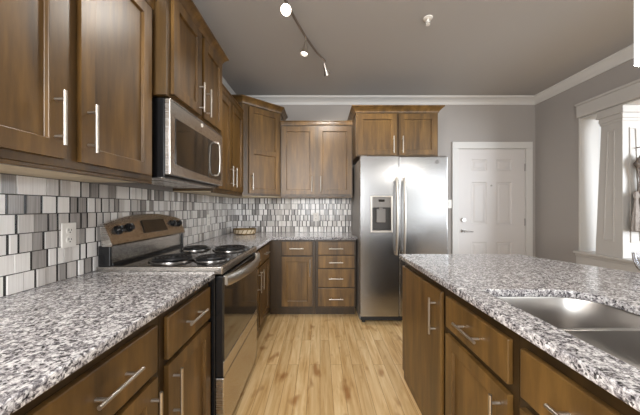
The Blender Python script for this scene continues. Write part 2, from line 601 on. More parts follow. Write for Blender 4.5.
MB(smooth=True).cyl((0.07, 0.0, 1.08), (0.07, -0.022, 1.08), 0.03).build('deadbolt', 'dark_nickel', droot)
for z in (0.25, 1.05, 1.80):
    m = MB(smooth=True)
    m.cyl((W - 0.004, -0.008, z - 0.05), (W - 0.004, -0.008, z + 0.05), 0.008)
    m.build('hinge', 'dark_nickel', droot)
MB(smooth=True).cyl((0.455, 0.0, 1.55), (0.455, -0.006, 1.55), 0.012).build('peephole', 'dark_nickel', droot)

# ------------------------------------------------------------------ right wall opening: casing, ledge, column
m = MB(bevel=0.004)
m.box(XR - 0.028, XR, 0.5, 3.01, 2.265, 2.40)
m.box(XR - 0.04, XR, 0.49, 3.02, 2.40, 2.425)
m.box(XR - 0.008, XR, 2.992, 3.008, OZ0, 2.265)
m.box(XR - 0.004, XR + 0.205, 2.988, 3.0, OZ0, OZ1)
m.box(XR - 0.004, XR + 0.205, OY0, 2.988, OZ1 - 0.014, OZ1 + 0.002)
m.build('trim_2', 'greige_white', kind='structure')
m = MB(bevel=0.006, seg=3)
m.box(XR - 0.045, XR + 0.245, OY0, 3.035, 0.728, 0.757)
m.box(XR - 0.025, XR + 0.22, OY0, 3.03, 0.700, 0.728)
m.box(XR - 0.014, XR, OY0, 3.03, 0.02, 0.700)
m.build('trim_3', 'greige_white', kind='structure')
croot = thing('tapered_column', 'white square tapered column standing on the half wall ledge', 'column', (3.058, 2.682, 0.757))
m = MB(bevel=0.003)
hw = 0.118


def sq(h, z):
    return [(-h, -h, z), (h, -h, z), (h, h, z), (-h, h, z)]


m.ring_loft([sq(0.128, 0.0), sq(0.098, 1.36)], cap0=True, cap1=True)
m.build('shaft', 'greige_white', croot)
m = MB(bevel=0.003)
for h, a, b in [(0.106, 1.345, 1.372), (0.112, 1.372, 1.42), (0.126, 1.42, 1.445), (0.12, 1.445, 1.49)]:
    m.ring_loft([sq(h, a), sq(h, b)], cap0=True, cap1=True)
m.build('capital', 'greige_white', croot)
for fx in range(4):
    # raised panel moulding on each face
    rot = Matrix.Rotation(fx * PI / 2, 4, 'Z')
    m = MB(bevel=0.003)

    def face_pt(u, z, d):
        h = 0.128 + (0.098 - 0.128) * z / 1.36
        return rot @ Vector((u, -h - d, z))
    z0, z1 = 0.16, 1.27
    for s in (-1, 1):
        a, b = 0.052, 0.036
        m.ring_loft([[face_pt(s * a, z0, -0.002), face_pt(s * (a - 0.014), z0, -0.002), face_pt(s * (a - 0.014), z0, 0.008), face_pt(s * a, z0, 0.008)],
                     [face_pt(s * b, z1, -0.002), face_pt(s * (b - 0.014), z1, -0.002), face_pt(s * (b - 0.014), z1, 0.008), face_pt(s * b, z1, 0.008)]],
                    cap0=True, cap1=True)
    for z, a in ((z0, 0.052), (z1, 0.036)):
        m.ring_loft([[face_pt(-a, z - 0.007, -0.002), face_pt(-a, z + 0.007, -0.002), face_pt(-a, z + 0.007, 0.008), face_pt(-a, z - 0.007, 0.008)],
                     [face_pt(a, z - 0.007, -0.002), face_pt(a, z + 0.007, -0.002), face_pt(a, z + 0.007, 0.008), face_pt(a, z - 0.007, 0.008)]],
                    cap0=True, cap1=True)
    m.build('panel_moulding', 'greige_white', croot)

# ------------------------------------------------------------------ cabinets
SH = [(0, 0), (0.002, 0.014)]


def handle(parent, o, cx, cz, ln, y0, r=0.006):
    m = MB(smooth=True)
    yb = y0 - 0.032
    h, q = ln / 2, ln / 2 - 0.028
    if o == 'v':
        m.cyl((cx, yb, cz - h), (cx, yb, cz + h), r, 12)
        for s in (-1, 1):
            m.cyl((cx, y0 + 0.001, cz + s * q), (cx, yb, cz + s * q), r * 0.9, 10)
    else:
        m.cyl((cx - h, yb, cz), (cx + h, yb, cz), r, 12)
        for s in (-1, 1):
            m.cyl((cx + s * q, y0 + 0.001, cz), (cx + s * q, yb, cz), r * 0.9, 10)
    m.build('handle', 'nickel', parent)


def front(root, f):
    kind, x0, x1, z0, z1 = f[:5]
    t = 0.02
    if kind in ('door', 'door2'):
        s = f[6] if len(f) > 6 else 0.058
        if kind == 'door':
            xs, zs, cells = [x0, x0 + s, x1 - s, x1], [z0, z0 + s, z1 - s, z1], {(1, 1)}
        else:
            zm = z0 + (z1 - z0) * 0.49
            xs, zs, cells = [x0, x0 + s, x1 - s, x1], [z0, z0 + s, zm - s / 2, zm + s / 2, z1 - s, z1], {(1, 1), (1, 3)}
        d = MB(bevel=0.002).grid_front(xs, zs, -t, -0.0005, cells, SH).build('door', 'wood', root)
    else:
        d = MB(bevel=0.004).grid_front([x0, x1], [z0, z1], -t, -0.0005, set(), SH).build('door' if kind == 'slab' else 'drawer', 'wood', root)
    if f[5]:
        o, cx, cz, ln = f[5]
        handle(d, o, cx, cz, ln, -t)


def cabinet(name, label, loc, rz, w, depth, z0, z1, fronts, toe=False, open_top=None, crown=None, sides=(1, 1), under=False, skirt=False, group=None, cat='cabinet'):
    root = thing(name, label, cat, (loc[0], loc[1], 0), rz, group)
    if open_top:
        m = MB()
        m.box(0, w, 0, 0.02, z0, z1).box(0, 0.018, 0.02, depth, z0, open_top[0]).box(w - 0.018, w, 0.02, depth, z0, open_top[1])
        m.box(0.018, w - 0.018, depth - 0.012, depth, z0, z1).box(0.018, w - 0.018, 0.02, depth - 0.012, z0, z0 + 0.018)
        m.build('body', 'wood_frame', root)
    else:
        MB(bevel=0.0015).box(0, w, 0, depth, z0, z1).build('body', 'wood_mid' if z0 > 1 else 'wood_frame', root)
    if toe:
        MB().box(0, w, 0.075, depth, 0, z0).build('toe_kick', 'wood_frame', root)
    if skirt:
        MB(bevel=0.002).box(0, w, -0.006, depth, 0, z0).build('plinth', 'wood', root)
    if under:
        MB().box(0.004, w - 0.004, 0.022, depth - 0.002, z0 - 0.006, z0 - 0.0005).build('underside', 'raw', root)
        MB(bevel=0.002).box(0, w, 0.0, 0.02, z0 - 0.014, z0 - 0.0005).build('light_rail', 'wood_mid', root)
    for f in fronts:
        front(root, f)
    if crown:
        path = [(0, depth)] if sides[0] else []
        path += [(0, 0), (w, 0)]
        if sides[1]:
            path += [(w, depth)]
        MB().sweep(path[::-1] if False else path, [(-o if False else o, z) for o, z in crown]).build('crown_molding', 'wood', root)
    return root


def small_trim(z0, z1):
    return [(-0.004, z0), (0.010, z0), (0.014, z0 + 0.012), (0.014, z1 - 0.014), (0.022, z1 - 0.008), (0.022, z1), (-0.004, z1)]


def big_crown(z0, z1, out=0.055):
    h = z1 - z0
    return [(-0.004, z0), (0.008, z0), (0.012, z0 + h * 0.2), (out * 0.45, z0 + h * 0.45), (out * 0.8, z0 + h * 0.75), (out, z0 + h * 0.82), (out, z1), (-0.004, z1)]


HL, HD = 0.19, 0.16
LR, IR = PI / 2, -PI / 2
DT, DB, RT, RB = 0.685, 0.12, 0.850, 0.700     # door top / bottom, drawer top / bottom
XB = -0.585                                     # face frame of the wall-side base run
dep = -XB + XL
dep = XB - XL - 0.002


def base_unit(label, y0, y1, dx0, dx1, hside):
    w = y1 - y0
    hx = dx0 - y0 + 0.034 if hside < 0 else dx1 - y0 - 0.034
    cabinet('base_cabinet', label, (XB, y0), LR, w, dep, 0.10, 0.882,
            [('drawer', dx0 - y0, dx1 - y0, RB - 0.02, RT - 0.008, ('h', (dx0 + dx1) / 2 - y0, 0.765, HD)),
             ('door', dx0 - y0, dx1 - y0, DB, DT - 0.025, ('v', hx, DT - 0.15, HL))], toe=True)


base_unit('stained wood base cabinet mostly cut off by the lower corner of the photo', 0.03, 0.499, 0.06, 0.47, -1)
base_unit('stained wood base cabinet with one drawer over a door, second away from the range', 0.501, 0.954, 0.515, 0.92, 1)
base_unit('stained wood base cabinet, one drawer over a door, against the near side of the range', 0.956, 1.384, 0.985, 1.362, -1)

y0 = 2.152
cabinet('base_cabinet', 'two door base cabinet between the far side of the range and the corner', (XB, y0), LR, 0.865, dep, 0.10, 0.882,
        [('drawer', 0.02, 0.29, RB, RT, ('h', 0.155, 0.78, 0.13)), ('drawer', 0.33, 0.80, RB, RT, ('h', 0.565, 0.78, HD)),
         ('door', 0.02, 0.29, DB, DT, ('v', 0.255, DT - 0.12, HL)), ('door', 0.33, 0.80, DB, DT, ('v', 0.365, DT - 0.12, HL))], toe=True)
YBF = 3.02
cabinet('base_cabinet', 'end wall base cabinet with one drawer over a single door', (XB + 0.002, YBF), 0, 0.532, 0.59, 0.10, 0.882,
        [('drawer', 0.146, 0.497, 0.705, 0.862, ('h', 0.32, 0.785, HD)), ('door', 0.146, 0.497, 0.125, 0.690, ('v', 0.47, 0.57, HL))], toe=True)
cabinet('base_cabinet', 'base cabinet with a stack of four drawers beside the refrigerator', (-0.049, YBF), 0, 0.458, 0.59, 0.10, 0.882,
        [('drawer', 0.027, 0.440, 0.712, 0.862, ('h', 0.23, 0.785, HD)), ('drawer', 0.027, 0.440, 0.560, 0.702, ('h', 0.23, 0.628, HD)),
         ('drawer', 0.027, 0.440, 0.342, 0.550, ('h', 0.23, 0.445, HD)), ('drawer', 0.027, 0.440, 0.125, 0.332, ('h', 0.23, 0.215, HD))], toe=True)

# wall cabinets
XU = -0.87
ud = XU - XL - 0.002
cabinet('wall_cabinet', 'two door wall cabinet over the counter on the near side of the microwave', (XU, 0.455), LR, 0.912, ud, 1.385, 2.272,
        [('door', 0.035, 0.431, 1.412, 2.255, ('v', 0.393, 1.538, 0.176)), ('door', 0.486, 0.880, 1.412, 2.255, ('v', 0.514, 1.538, 0.176))],
        crown=small_trim(2.272, 2.33), sides=(0, 0), under=True)
cabinet('wall_cabinet', 'two door wall cabinet mounted directly above the microwave', (-0.80, 1.372), LR, 0.772, 0.398, 1.838, 2.415,
        [('door', 0.04, 0.372, 1.856, 2.395, ('v', 0.340, 1.965, HL)), ('door', 0.412, 0.735, 1.856, 2.395, ('v', 0.446, 1.965, HL))],
        crown=big_crown(2.415, 2.475, 0.045), sides=(1, 1))
cabinet('wall_cabinet', 'two door wall cabinet between the microwave and the corner cabinet', (XU, 2.148), LR, 0.795, ud, 1.385, 2.272,
        [('door', 0.025, 0.385, 1.412, 2.255, ('v', 0.35, 1.545, HL)), ('door', 0.42, 0.775, 1.412, 2.255, ('v', 0.455, 1.545, HL))],
        crown=small_trim(2.272, 2.33), sides=(0, 0), under=True)
cabinet('wall_cabinet', 'two door wall cabinet on the end wall between the corner cabinet and the refrigerator', (-0.49, 3.286), 0, 0.894, 0.318, 1.385, 2.272,
        [('door', 0.018, 0.424, 1.412, 2.250, ('v', 0.39, 1.54, HL)), ('door', 0.466, 0.878, 1.412, 2.250, ('v', 0.50, 1.54, HL))],
        crown=small_trim(2.272, 2.325), sides=(0, 0), under=True)
cabinet('wall_cabinet', 'short deep two door cabinet mounted above the refrigerator', (0.408, 2.995), 0, 0.93, 0.612, 1.83, 2.325,
        [('door', 0.02, 0.455, 1.845, 2.305, ('v', 0.418, 1.955, HL)), ('door', 0.482, 0.912, 1.845, 2.305, ('v', 0.52, 1.955, HL))],
        crown=big_crown(2.325, 2.39), sides=(1, 1))
# diagonal corner cabinet
P0, P1 = Vector((-0.868, 2.947)), Vector((-0.492, 3.288))
ang = math.atan2(P1.y - P0.y, P1.x - P0.x)
root = thing('corner_cabinet', 'taller diagonal corner wall cabinet with one two panel door', 'cabinet', (P0.x, P0.y, 0), ang)
R = Matrix.Rotation(-ang, 2)


def loc2(x, y):
    v = R @ (Vector((x, y)) - P0)
    return (v.x, v.y)


poly = [(XL + 0.002, YB - 0.002), (XL + 0.002, P0.y), (P0.x, P0.y), (P1.x, P1.y), (P1.x, YB - 0.002)]
lp = [loc2(*p) for p in poly]
MB(bevel=0.0015).prism(lp, 1.385, 2.42).build('body', 'wood_mid', root)
fl = (P1 - P0).length
MB().prism([(a * 0.985 + 0.004, b * 0.97 + 0.012) for a, b in lp], 1.379, 1.3845).build('underside', 'raw', root)
front(root, ('door2', 0.075, fl - 0.028, 1.412, 2.395, ('v', 0.108, 1.545, HL)))
MB().sweep([lp[1], lp[2], lp[3], lp[4]], big_crown(2.42, 2.49, 0.05)).build('crown_molding', 'wood', root)

# island cabinets (faces look towards the range)
XI = 0.62
ZI = 0.876
cabinet('island_cabinet', 'island cabinet with one full height plain door, at the end near the refrigerator', (XI, 1.932), IR, 0.643, 0.60, 0.068, ZI,
        [('slab', 0.008, 0.617, 0.074, 0.828, ('v', 0.556, 0.686, HL))], skirt=True)
cabinet('island_cabinet', 'narrow island cabinet with one drawer over a door', (XI, 1.287), IR, 0.466, 0.60, 0.10, ZI,
        [('drawer', 0.024, 0.442, 0.682, 0.828, ('h', 0.235, 0.752, HD)), ('door', 0.024, 0.442, 0.12, 0.650, ('v', 0.405, 0.53, HL))], toe=True, open_top=(ZI, 0.66))
cabinet('island_cabinet', 'wide sink cabinet of the island with plain panels over its doors', (XI, 0.819), IR, 0.93, 0.60, 0.10, ZI,
        [('drawer', 0.026, 0.45, 0.682, 0.828, ('h', 0.235, 0.752, HD)), ('drawer', 0.49, 0.905, 0.682, 0.828, ('h', 0.70, 0.752, HD)),
         ('door', 0.026, 0.45, 0.12, 0.650, ('v', 0.415, 0.53, HL)), ('door', 0.49, 0.905, 0.12, 0.650, ('v', 0.525, 0.53, HL))], toe=True, open_top=(0.66, ZI))
m = MB(bevel=0.002)
m.box(1.224, 1.36, -0.11, 1.932, 0, ZI)
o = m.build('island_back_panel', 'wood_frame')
rebase(o)
tag(o, 'stained wood back panel carrying the overhanging side of the island counter', 'panel')

# ------------------------------------------------------------------ granite counters
def slab(name, outer, holes, z0, z1, bev=0.004):
    cu = bpy.data.curves.new(name, 'CURVE')
    cu.dimensions, cu.fill_mode = '2D', 'BOTH'
    cu.extrude, cu.bevel_depth, cu.bevel_resolution = (z1 - z0) / 2 - bev, bev, 2
    cu.offset = -bev
    for pts in [outer] + holes:
        sp = cu.splines.new('POLY')
        sp.points.add(len(pts) - 1)
        for p, q in zip(sp.points, pts):
            p.co = (q[0], q[1], 0, 1)
        sp.use_cyclic_u = True
    tmp = bpy.data.objects.new(name + '_curve', cu)
    COL.objects.link(tmp)
    dg = bpy.context.evaluated_depsgraph_get()
    me = bpy.data.meshes.new_from_object(tmp.evaluated_get(dg))
    bpy.data.objects.remove(tmp)
    me.transform(Matrix.Translation((0, 0, (z0 + z1) / 2)))
    me.materials.clear()
    me.materials.append(M['granite'])
    o = bpy.data.objects.new(name, me)
    COL.objects.link(o)
    rebase(o)
    return o


CE = -0.545
tag(slab('countertop', [(XL + 0.002, 0.0), (CE, 0.0), (CE, 1.368), (CE - 0.012, 1.386), (XL + 0.002, 1.386)], [], 0.883, 0.914),
    'speckled granite countertop with the double outlet above it, on the near side of the range', 'countertop')
tag(slab('countertop', [(XL + 0.002, 2.150), (CE, 2.150), (CE, 2.972), (0.420, 2.972), (0.420, YB - 0.002), (XL + 0.002, YB - 0.002)], [], 0.883, 0.914),
    'L-shaped speckled granite countertop turning the corner between range and refrigerator', 'countertop')
SX0, SX1, SY0, SY1 = 0.678, 1.098, 0.22, 1.100
hole = [(p[0], p[1]) for p in rrect(SX0, SX1, SY0, SY1, 0.135, 0, 8, 0.02)]
IZ0, IZ1 = 0.877, 0.908
tag(slab('countertop', [(0.580, -0.12), (0.580, 1.935), (0.584, 1.944), (1.46, 1.942), (1.50, 1.80), (1.57, 1.62), (1.655, 1.41), (1.79, 1.32), (1.80, 1.1), (1.80, -0.12)], [hole], IZ0, IZ1),
    'speckled granite island countertop cut out for the sink', 'countertop')

# ------------------------------------------------------------------ double bowl sink
sroot = thing('kitchen_sink', 'stainless steel double bowl sink set under the island countertop', 'sink', ((SX0 + SX1) / 2, (SY0 + SY1) / 2, 0.68))
cx, cy, cz = (SX0 + SX1) / 2, (SY0 + SY1) / 2, 0.68


def bowl(x0, x1, y0, y1, r, rf, zbot, div):
    m = MB(smooth=True)
    top = IZ0 - 0.001

    def R_(i, z, q=0.0):
        pts = [(p[0] - cx, p[1] - cy, z - cz) for p in rrect(x0 + i, x1 - i, y0 + i, y1 - i, r, z, 8,
               radii=[max(0.02, a - q) for a in ([r, rf, rf, 0.04] if y1 > 0.9 else [0.04, rf, rf, r])])]
        out = []
        for p in pts:
            # the wall shared by both bowls stops a little lower than the rim
            near = abs(p[1] + cy - div) < 0.03
            out.append((p[0], p[1], min(p[2], 0.862 - cz) if near else p[2]))
        return out
    m.ring_loft([R_(-0.010, top), R_(0, top), R_(0.002, top - 0.006), R_(0.006, zbot + 0.05), R_(0.012, zbot + 0.02, 0.01), R_(0.026, zbot + 0.004, 0.012), R_(0.045, zbot, 0.02)], cap1=True)
    o = m.build('bowl', 'sink', sroot)
    md = o.modifiers.new('gauge', 'SOLIDIFY')
    md.thickness, md.offset = 0.0015, -1
    c = ((x0 + x1) / 2 - cx, (y0 + y1) / 2 - cy, zbot - cz)
    MB(smooth=True).lathe([(0.0, 0.001), (0.03, 0.0015), (0.045, 0.004), (0.05, 0.0005)], c, caps=False).build('drain', 'chrome', o)


MB(bevel=0.003).box(SX0 - 0.004 - cx, SX1 + 0.006 - cx, 0.8315 - cy, 0.8485 - cy, 0.852 - cz, 0.8628 - cz).build('divider', 'sink', sroot)
bowl(SX0 - 0.004, SX1 + 0.004, 0.848, SY1 + 0.004, 0.135, 0.03, 0.69, 0.842)
bowl(SX0 - 0.004, SX1 + 0.004, SY0 - 0.004, 0.832, 0.11, 0.04, 0.69, 0.838)

# ------------------------------------------------------------------ range
RY0, RY1 = 1.392, 2.144
RW = RY1 - RY0
rr = thing('electric_range', 'stainless steel electric range with coil burners and a raised control panel', 'range', (-0.51, RY0, 0), LR)
# local: x along the wall run, -y towards the aisle, y 0 = door face


def bxl(m, a, b, y0, y1, z0, z1, mi=0):
    return m.box(a, b, y0, y1, z0, z1, mi)


bxl(MB(bevel=0.003), 0.0, RW, 0.045, 0.685, 0.03, 0.895).build('body', 'black', rr)
for a in (0.05, RW - 0.05):
    for b in (0.1, 0.6):
        MB().cyl((a, b, 0), (a, b, 0.03), 0.02).build('foot', 'matte_black', rr)
# cooktop with raised steel rim
m = MB(bevel=0.004)
m.box(0, RW, 0.004, 0.672, 0.896, 0.936)
ct = m.build('cooktop', 'steel_y', rr)
MB(bevel=0.002).box(0.014, RW - 0.014, 0.018, 0.600, 0.9355, 0.9385).build('cooktop_surface', 'glass_black', ct)
for bx, by, r in [(0.18, 0.36, 0.112), (0.20, 0.135, 0.092), (0.575, 0.41, 0.088), (0.575, 0.15, 0.115)]:
    m = MB(smooth=True)
    m.lathe([(r * 0.3, 0.0), (r * 0.95, 0.003), (r * 1.08, 0.008), (r * 1.14, 0.008), (r * 1.16, 0.0)], (bx, by, 0.9386), 32, caps=False)
    pan = m.build('drip_pan', 'pan', ct)
    pts = []
    turns, n = 4.5, 150
    for k in range(n):
        t = k / (n - 1)
        a = t * turns * 2 * PI
        q = r * (0.16 + 0.82 * t)
        pts.append((bx + q * math.cos(a), by + q * math.sin(a), 0.953))
    m = MB(smooth=True)
    m.tube(pts, 0.0062, 8)
    for k in range(3):
        a = k * 2 * PI / 3
        m.cyl((bx, by, 0.945), (bx + r * math.cos(a), by + r * math.sin(a), 0.945), 0.003, 6)
    m.build('coil_burner', 'coil', ct)
# control backguard
m = MB(smooth=False)
NS = 16
outer = []
for k in range(NS + 1):
    t = k / NS
    x = t * RW
    zt = 1.160 + 0.048 * (1 - (2 * t - 1) ** 2)
    f = (zt - 1.045)
    outer.append([(x, 0.592, 1.043), (x, 0.585, 1.052), (x, 0.585 + f * 0.36, zt - 0.010), (x, 0.590 + f * 0.36, zt), (x, 0.612 + f * 0.36, zt), (x, 0.640, 1.043)])
m.ring_loft(outer, cap0=True, cap1=True)
bg = m.build('backguard', 'steel_y', rr)
MB(bevel=0.003).box(0.012, RW - 0.012, 0.612, 0.655, 0.937, 1.046).build('backguard_riser', 'steel_y', bg)
m = MB(bevel=0.003)
for a in (0.0, RW - 0.014):
    m.prism([(a, 0.598), (a + 0.014, 0.598), (a + 0.014, 0.660), (a, 0.660)], 0.937, 1.046)
m.box(0.014, RW - 0.014, 0.592, 0.608, 0.937, 0.955)
m.build('backguard_end_cap', 'black', bg)
nrm = Vector((0, -0.941, 0.339)).normalized()


def onpanel(x, z, d=0.0):
    return Vector((x, 0.585 + (z - 1.052) * 0.36, z)) + nrm * d


for kx, kz in [(0.078, 1.125), (0.162, 1.132), (RW - 0.135, 1.132), (RW - 0.058, 1.125)]:
    m = MB(smooth=True)
    p = onpanel(kx, kz)
    m.tube([p - nrm * 0.002, p + nrm * 0.004, p + nrm * 0.005, p + nrm * 0.024, p + nrm * 0.027], [0.026, 0.026, 0.021, 0.018, 0.012], 20)
    m.tube([p + nrm * 0.022 + Vector((0, -.003, -0.017)), p + nrm * 0.022 + Vector((0, .003, 0.017))], 0.0065, 8)
    m.build('knob', 'black', bg)
m = MB(bevel=0.001)
a, b = 0.275, 0.53
q = [onpanel(a, 1.088, 0.003), onpanel(b, 1.088, 0.003), onpanel(b - 0.012, 1.168, 0.003), onpanel(a + 0.012, 1.168, 0.003)]
q2 = [v - nrm * 0.006 for v in q]
m.ring_loft([q2, q], cap0=True, cap1=True)
m.build('display', 'glass_black', bg)
# oven door, window, handle, drawer
m = MB(bevel=0.004)
m.box(0.004, RW - 0.004, 0.002, 0.043, 0.352, 0.885)
od = m.build('oven_door', 'black', rr)
MB(bevel=0.003).box(0.005, RW - 0.005, -0.003, 0.004, 0.353, 0.434).build('door_band', 'steel_y', od)
MB(bevel=0.003).box(0.006, RW - 0.006, -0.003, 0.004, 0.437, 0.882).build('oven_window', 'glass_black', od)
m = MB(smooth=True)
pts = []
for k in range(21):
    t = k / 20
    pts.append((0.018 + t * (RW - 0.036), -0.012 - 0.052 * math.sin(PI * t) ** 0.7, 0.862))
m.tube(pts, 0.014, 12, flat=(0.7, 2.3))
for x in (0.03, RW - 0.03):
    m.box(x - 0.014, x + 0.014, -0.02, 0.004, 0.838, 0.886)
m.build('oven_handle', 'nickel', od)
MB(bevel=0.004).box(0.004, RW - 0.004, 0.0, 0.043, 0.045, 0.345).build('storage_drawer', 'steel_y', rr)

# ------------------------------------------------------------------ microwave over the range
mr = thing('microwave', 'stainless steel microwave mounted over the range', 'microwave', (-0.79, 1.392, 1.412), LR)
MW, MH = 0.752, 0.418
MB(bevel=0.002).box(0, MW, 0.032, 0.392, 0.0, MH).build('body', 'black', mr)
m = MB(bevel=0.005)
m.box(0, MW, 0, 0.031, 0.012, MH)
md_ = m.build('door', 'steel_y', mr)
# window with a bowed lower edge
ring = []
for k in range(13):
    t = k / 12
    ring.append((0.05 + 0.42 * t, 0.075 - 0.02 * math.sin(PI * t * 0.5)))
ring += [(0.47, 0.325), (0.05, 0.325)]
m = MB(bevel=0.001)
m.ring_loft([[(x, 0.002, z) for x, z in ring], [(x, -0.004, z) for x, z in ring]], cap0=True, cap1=True)
m.build('window', 'glass_black', md_)
MB(bevel=0.003).box(0.478, 0.705, -0.004, 0.002, 0.05, 0.325).build('control_panel', 'glass_black', md_)
m = MB(smooth=True)
m.tube([(0.585, 0.004, 0.075), (0.585, -0.026, 0.08), (0.585, -0.038, 0.10), (0.585, -0.042, 0.19), (0.585, -0.038, 0.30), (0.585, -0.026, 0.322), (0.585, 0.004, 0.327)], 0.0065, 10)
m.build('handle', 'nickel', md_)
lg = MB(smooth=True)
lg.cyl((MW / 2, 0.001, 0.388), (MW / 2, -0.003, 0.388), 0.013, 24)
lg = lg.build('emblem', 'plastic', md_)
m = MB(bevel=0.001)
m.box(0.01, MW - 0.01, 0.05, 0.388, -0.008, 0.0)
for k in range(2):
    m.box(0.10 + 0.32 * k, 0.34 + 0.32 * k, 0.12, 0.30, -0.011, -0.008)
m.build('vent_filter', 'steel_y', mr)
m = MB()
for k in range(26):
    m.box(0.03 + k * 0.027, 0.047 + k * 0.027, -0.0012, 0.001, MH - 0.013, MH - 0.007)
m.build('vent_louver', 'slot', md_)

# ------------------------------------------------------------------ refrigerator
fx0, fx1, fyf = 0.428, 1.352, 2.79
fr = thing('refrigerator', 'stainless steel side by side refrigerator with ice and water dispenser', 'refrigerator', (fx0, fyf, 0))
FW = fx1 - fx0
MB(bevel=0.004).box(0.002, FW - 0.002, 0.078, 0.80, 0.03, 1.775).build('body', 'grey_side', fr)
sp = 0.407


def fdoor(name, x0, x1, hole=None):
    m = MB(bevel=0.008, seg=3)
    if hole:
        xs = [x0, hole[0], hole[1], x1]
        zs = [0.098, hole[2], hole[3], 1.79]
        m.grid_front(xs, zs, 0, 0.07, {(1, 1)}, [(0, 0), (0.0005, 0.055)])
    else:
        m.box(x0, x1, 0, 0.07, 0.098, 1.79)
    return m.build(name, 'steel', fr)


dz0, dz1, dx0, dx1 = 0.995, 1.365, 0.115, 0.33
fd = fdoor('freezer_door', 0.0, sp - 0.003, (dx0, dx1, dz0, dz1))
gd = fdoor('fridge_door', sp + 0.003, FW)
dm = MB(bevel=0.003)
for a, b, c, d in [(dx0 - 0.01, dx0 + 0.008, dz0 - 0.01, dz1 + 0.01), (dx1 - 0.008, dx1 + 0.01, dz0 - 0.01, dz1 + 0.01), (dx0 + 0.008, dx1 - 0.008, dz1 - 0.006, dz1 + 0.01), (dx0 + 0.008, dx1 - 0.008, dz0 - 0.01, dz0 + 0.012)]:
    dm.box(a, b, -0.005, 0.003, c, d)
dm.build('dispenser_frame', 'nickel', fd)
m = MB(bevel=0.002)
m.box(dx0 + 0.009, dx1 - 0.009, 0.0, 0.05, 1.25, dz1 - 0.007)
dc = m.build('dispenser_control_panel', 'grey_plastic', fd)
m = MB()
m.box(dx0 + 0.0025, dx1 - 0.0025, 0.049, 0.0535, dz0 + 0.004, 1.25)
m.box(dx0 + 0.003, dx1 - 0.003, 0.006, 0.049, dz0 + 0.002, dz0 + 0.016)
m.build('dispenser_recess', 'dark_grey', fd)
m = MB(bevel=0.004)
m.box(0.175, 0.27, 0.020, 0.036, 1.09, 1.235).box(0.205, 0.24, 0.015, 0.045, 1.225, 1.252)
m.build('dispenser_paddle', 'grey_plastic', fd)
MB().box(0.19, 0.255, -0.002, 0.001, 1.31, 1.335).build('dispenser_display', 'glass_black', fd)
for dobj, hx in ((fd, sp - 0.034), (gd, sp + 0.046)):
    m = MB(smooth=True)
    pts = []
    for k in range(17):
        t = k / 16
        z = 0.755 + t * 0.812
        pts.append((hx, -0.028 - 0.034 * math.sin(PI * t) ** 0.8, z))
    m.tube(pts, 0.0135, 12, flat=(1.0, 1.0))
    for z in (0.77, 1.552):
        m.box(hx - 0.012, hx + 0.012, -0.03, 0.002, z - 0.018, z + 0.018)
    m.build('handle', 'nickel', dobj)
MB(smooth=True).cyl((0.81, 0.001, 1.732), (0.81, -0.003, 1.732), 0.019, 24).build('emblem', 'grey_plastic', gd)
m = MB(bevel=0.003)
m.box(0.012, FW - 0.012, 0.05, 0.078, 0.035, 0.09)
m.build('base_grille', 'matte_black', fr)
for a in (0.05, FW - 0.05):
    for b in (0.11, 0.74):
        MB(smooth=True).cyl((a, b, 0), (a, b, 0.032), 0.022).build('foot', 'matte_black', fr)
for a in (0.04, FW - 0.04):
    MB(bevel=0.004).box(a - 0.03, a + 0.03, 0.02, 0.12, 1.785, 1.803).build('hinge_cover', 'grey_plastic', fr)

# ------------------------------------------------------------------ outlets and switch
def outlet(label, loc, rz, gangs=1, switch=False, w=0.072):
    root = thing('light_switch' if switch else 'power_outlet', label, 'switch' if switch else 'outlet', loc, rz)
    MB(bevel=0.003).box(-w / 2, w / 2, -0.006, 0, 0, 0.116).build('cover_plate', 'plastic', root)
    if switch:
        MB(bevel=0.002).box(-0.016, 0.016, -0.010, -0.005, 0.026, 0.09).build('rocker', 'plastic', root)
        return
    for z in (0.036, 0.080):
        m = MB(smooth=True)
        m.cyl((0, -0.005, z), (0, -0.009, z), 0.0165, 20)
        so = m.build('socket', 'plastic', root)
        m = MB()
        m.box(-0.0075, -0.005, -0.0096, -0.0085, z - 0.002, z + 0.009).box(0.005, 0.0075, -0.0096, -0.0085, z - 0.002, z + 0.007)
        m.cyl((0, -0.0085, z - 0.009), (0, -0.0096, z - 0.009), 0.003, 10)
        m.build('socket_slot', 'slot', so)


outlet('white power outlet on the tiles between the front counter and the first wall cabinet', (XL + 0.0125, 1.245, 1.062), LR)
outlet('white power outlet on the side wall tiles just beyond the range control panel', (XL + 0.0125, 2.80, 1.06), LR)
outlet('white power outlet on the end wall tiles above the four drawer cabinet', (-0.055, YB - 0.0125, 1.062), 0)
outlet('white light switch on the grey wall between refrigerator and entry door', (1.768, YB - 0.0005, 1.24), 0, switch=True)

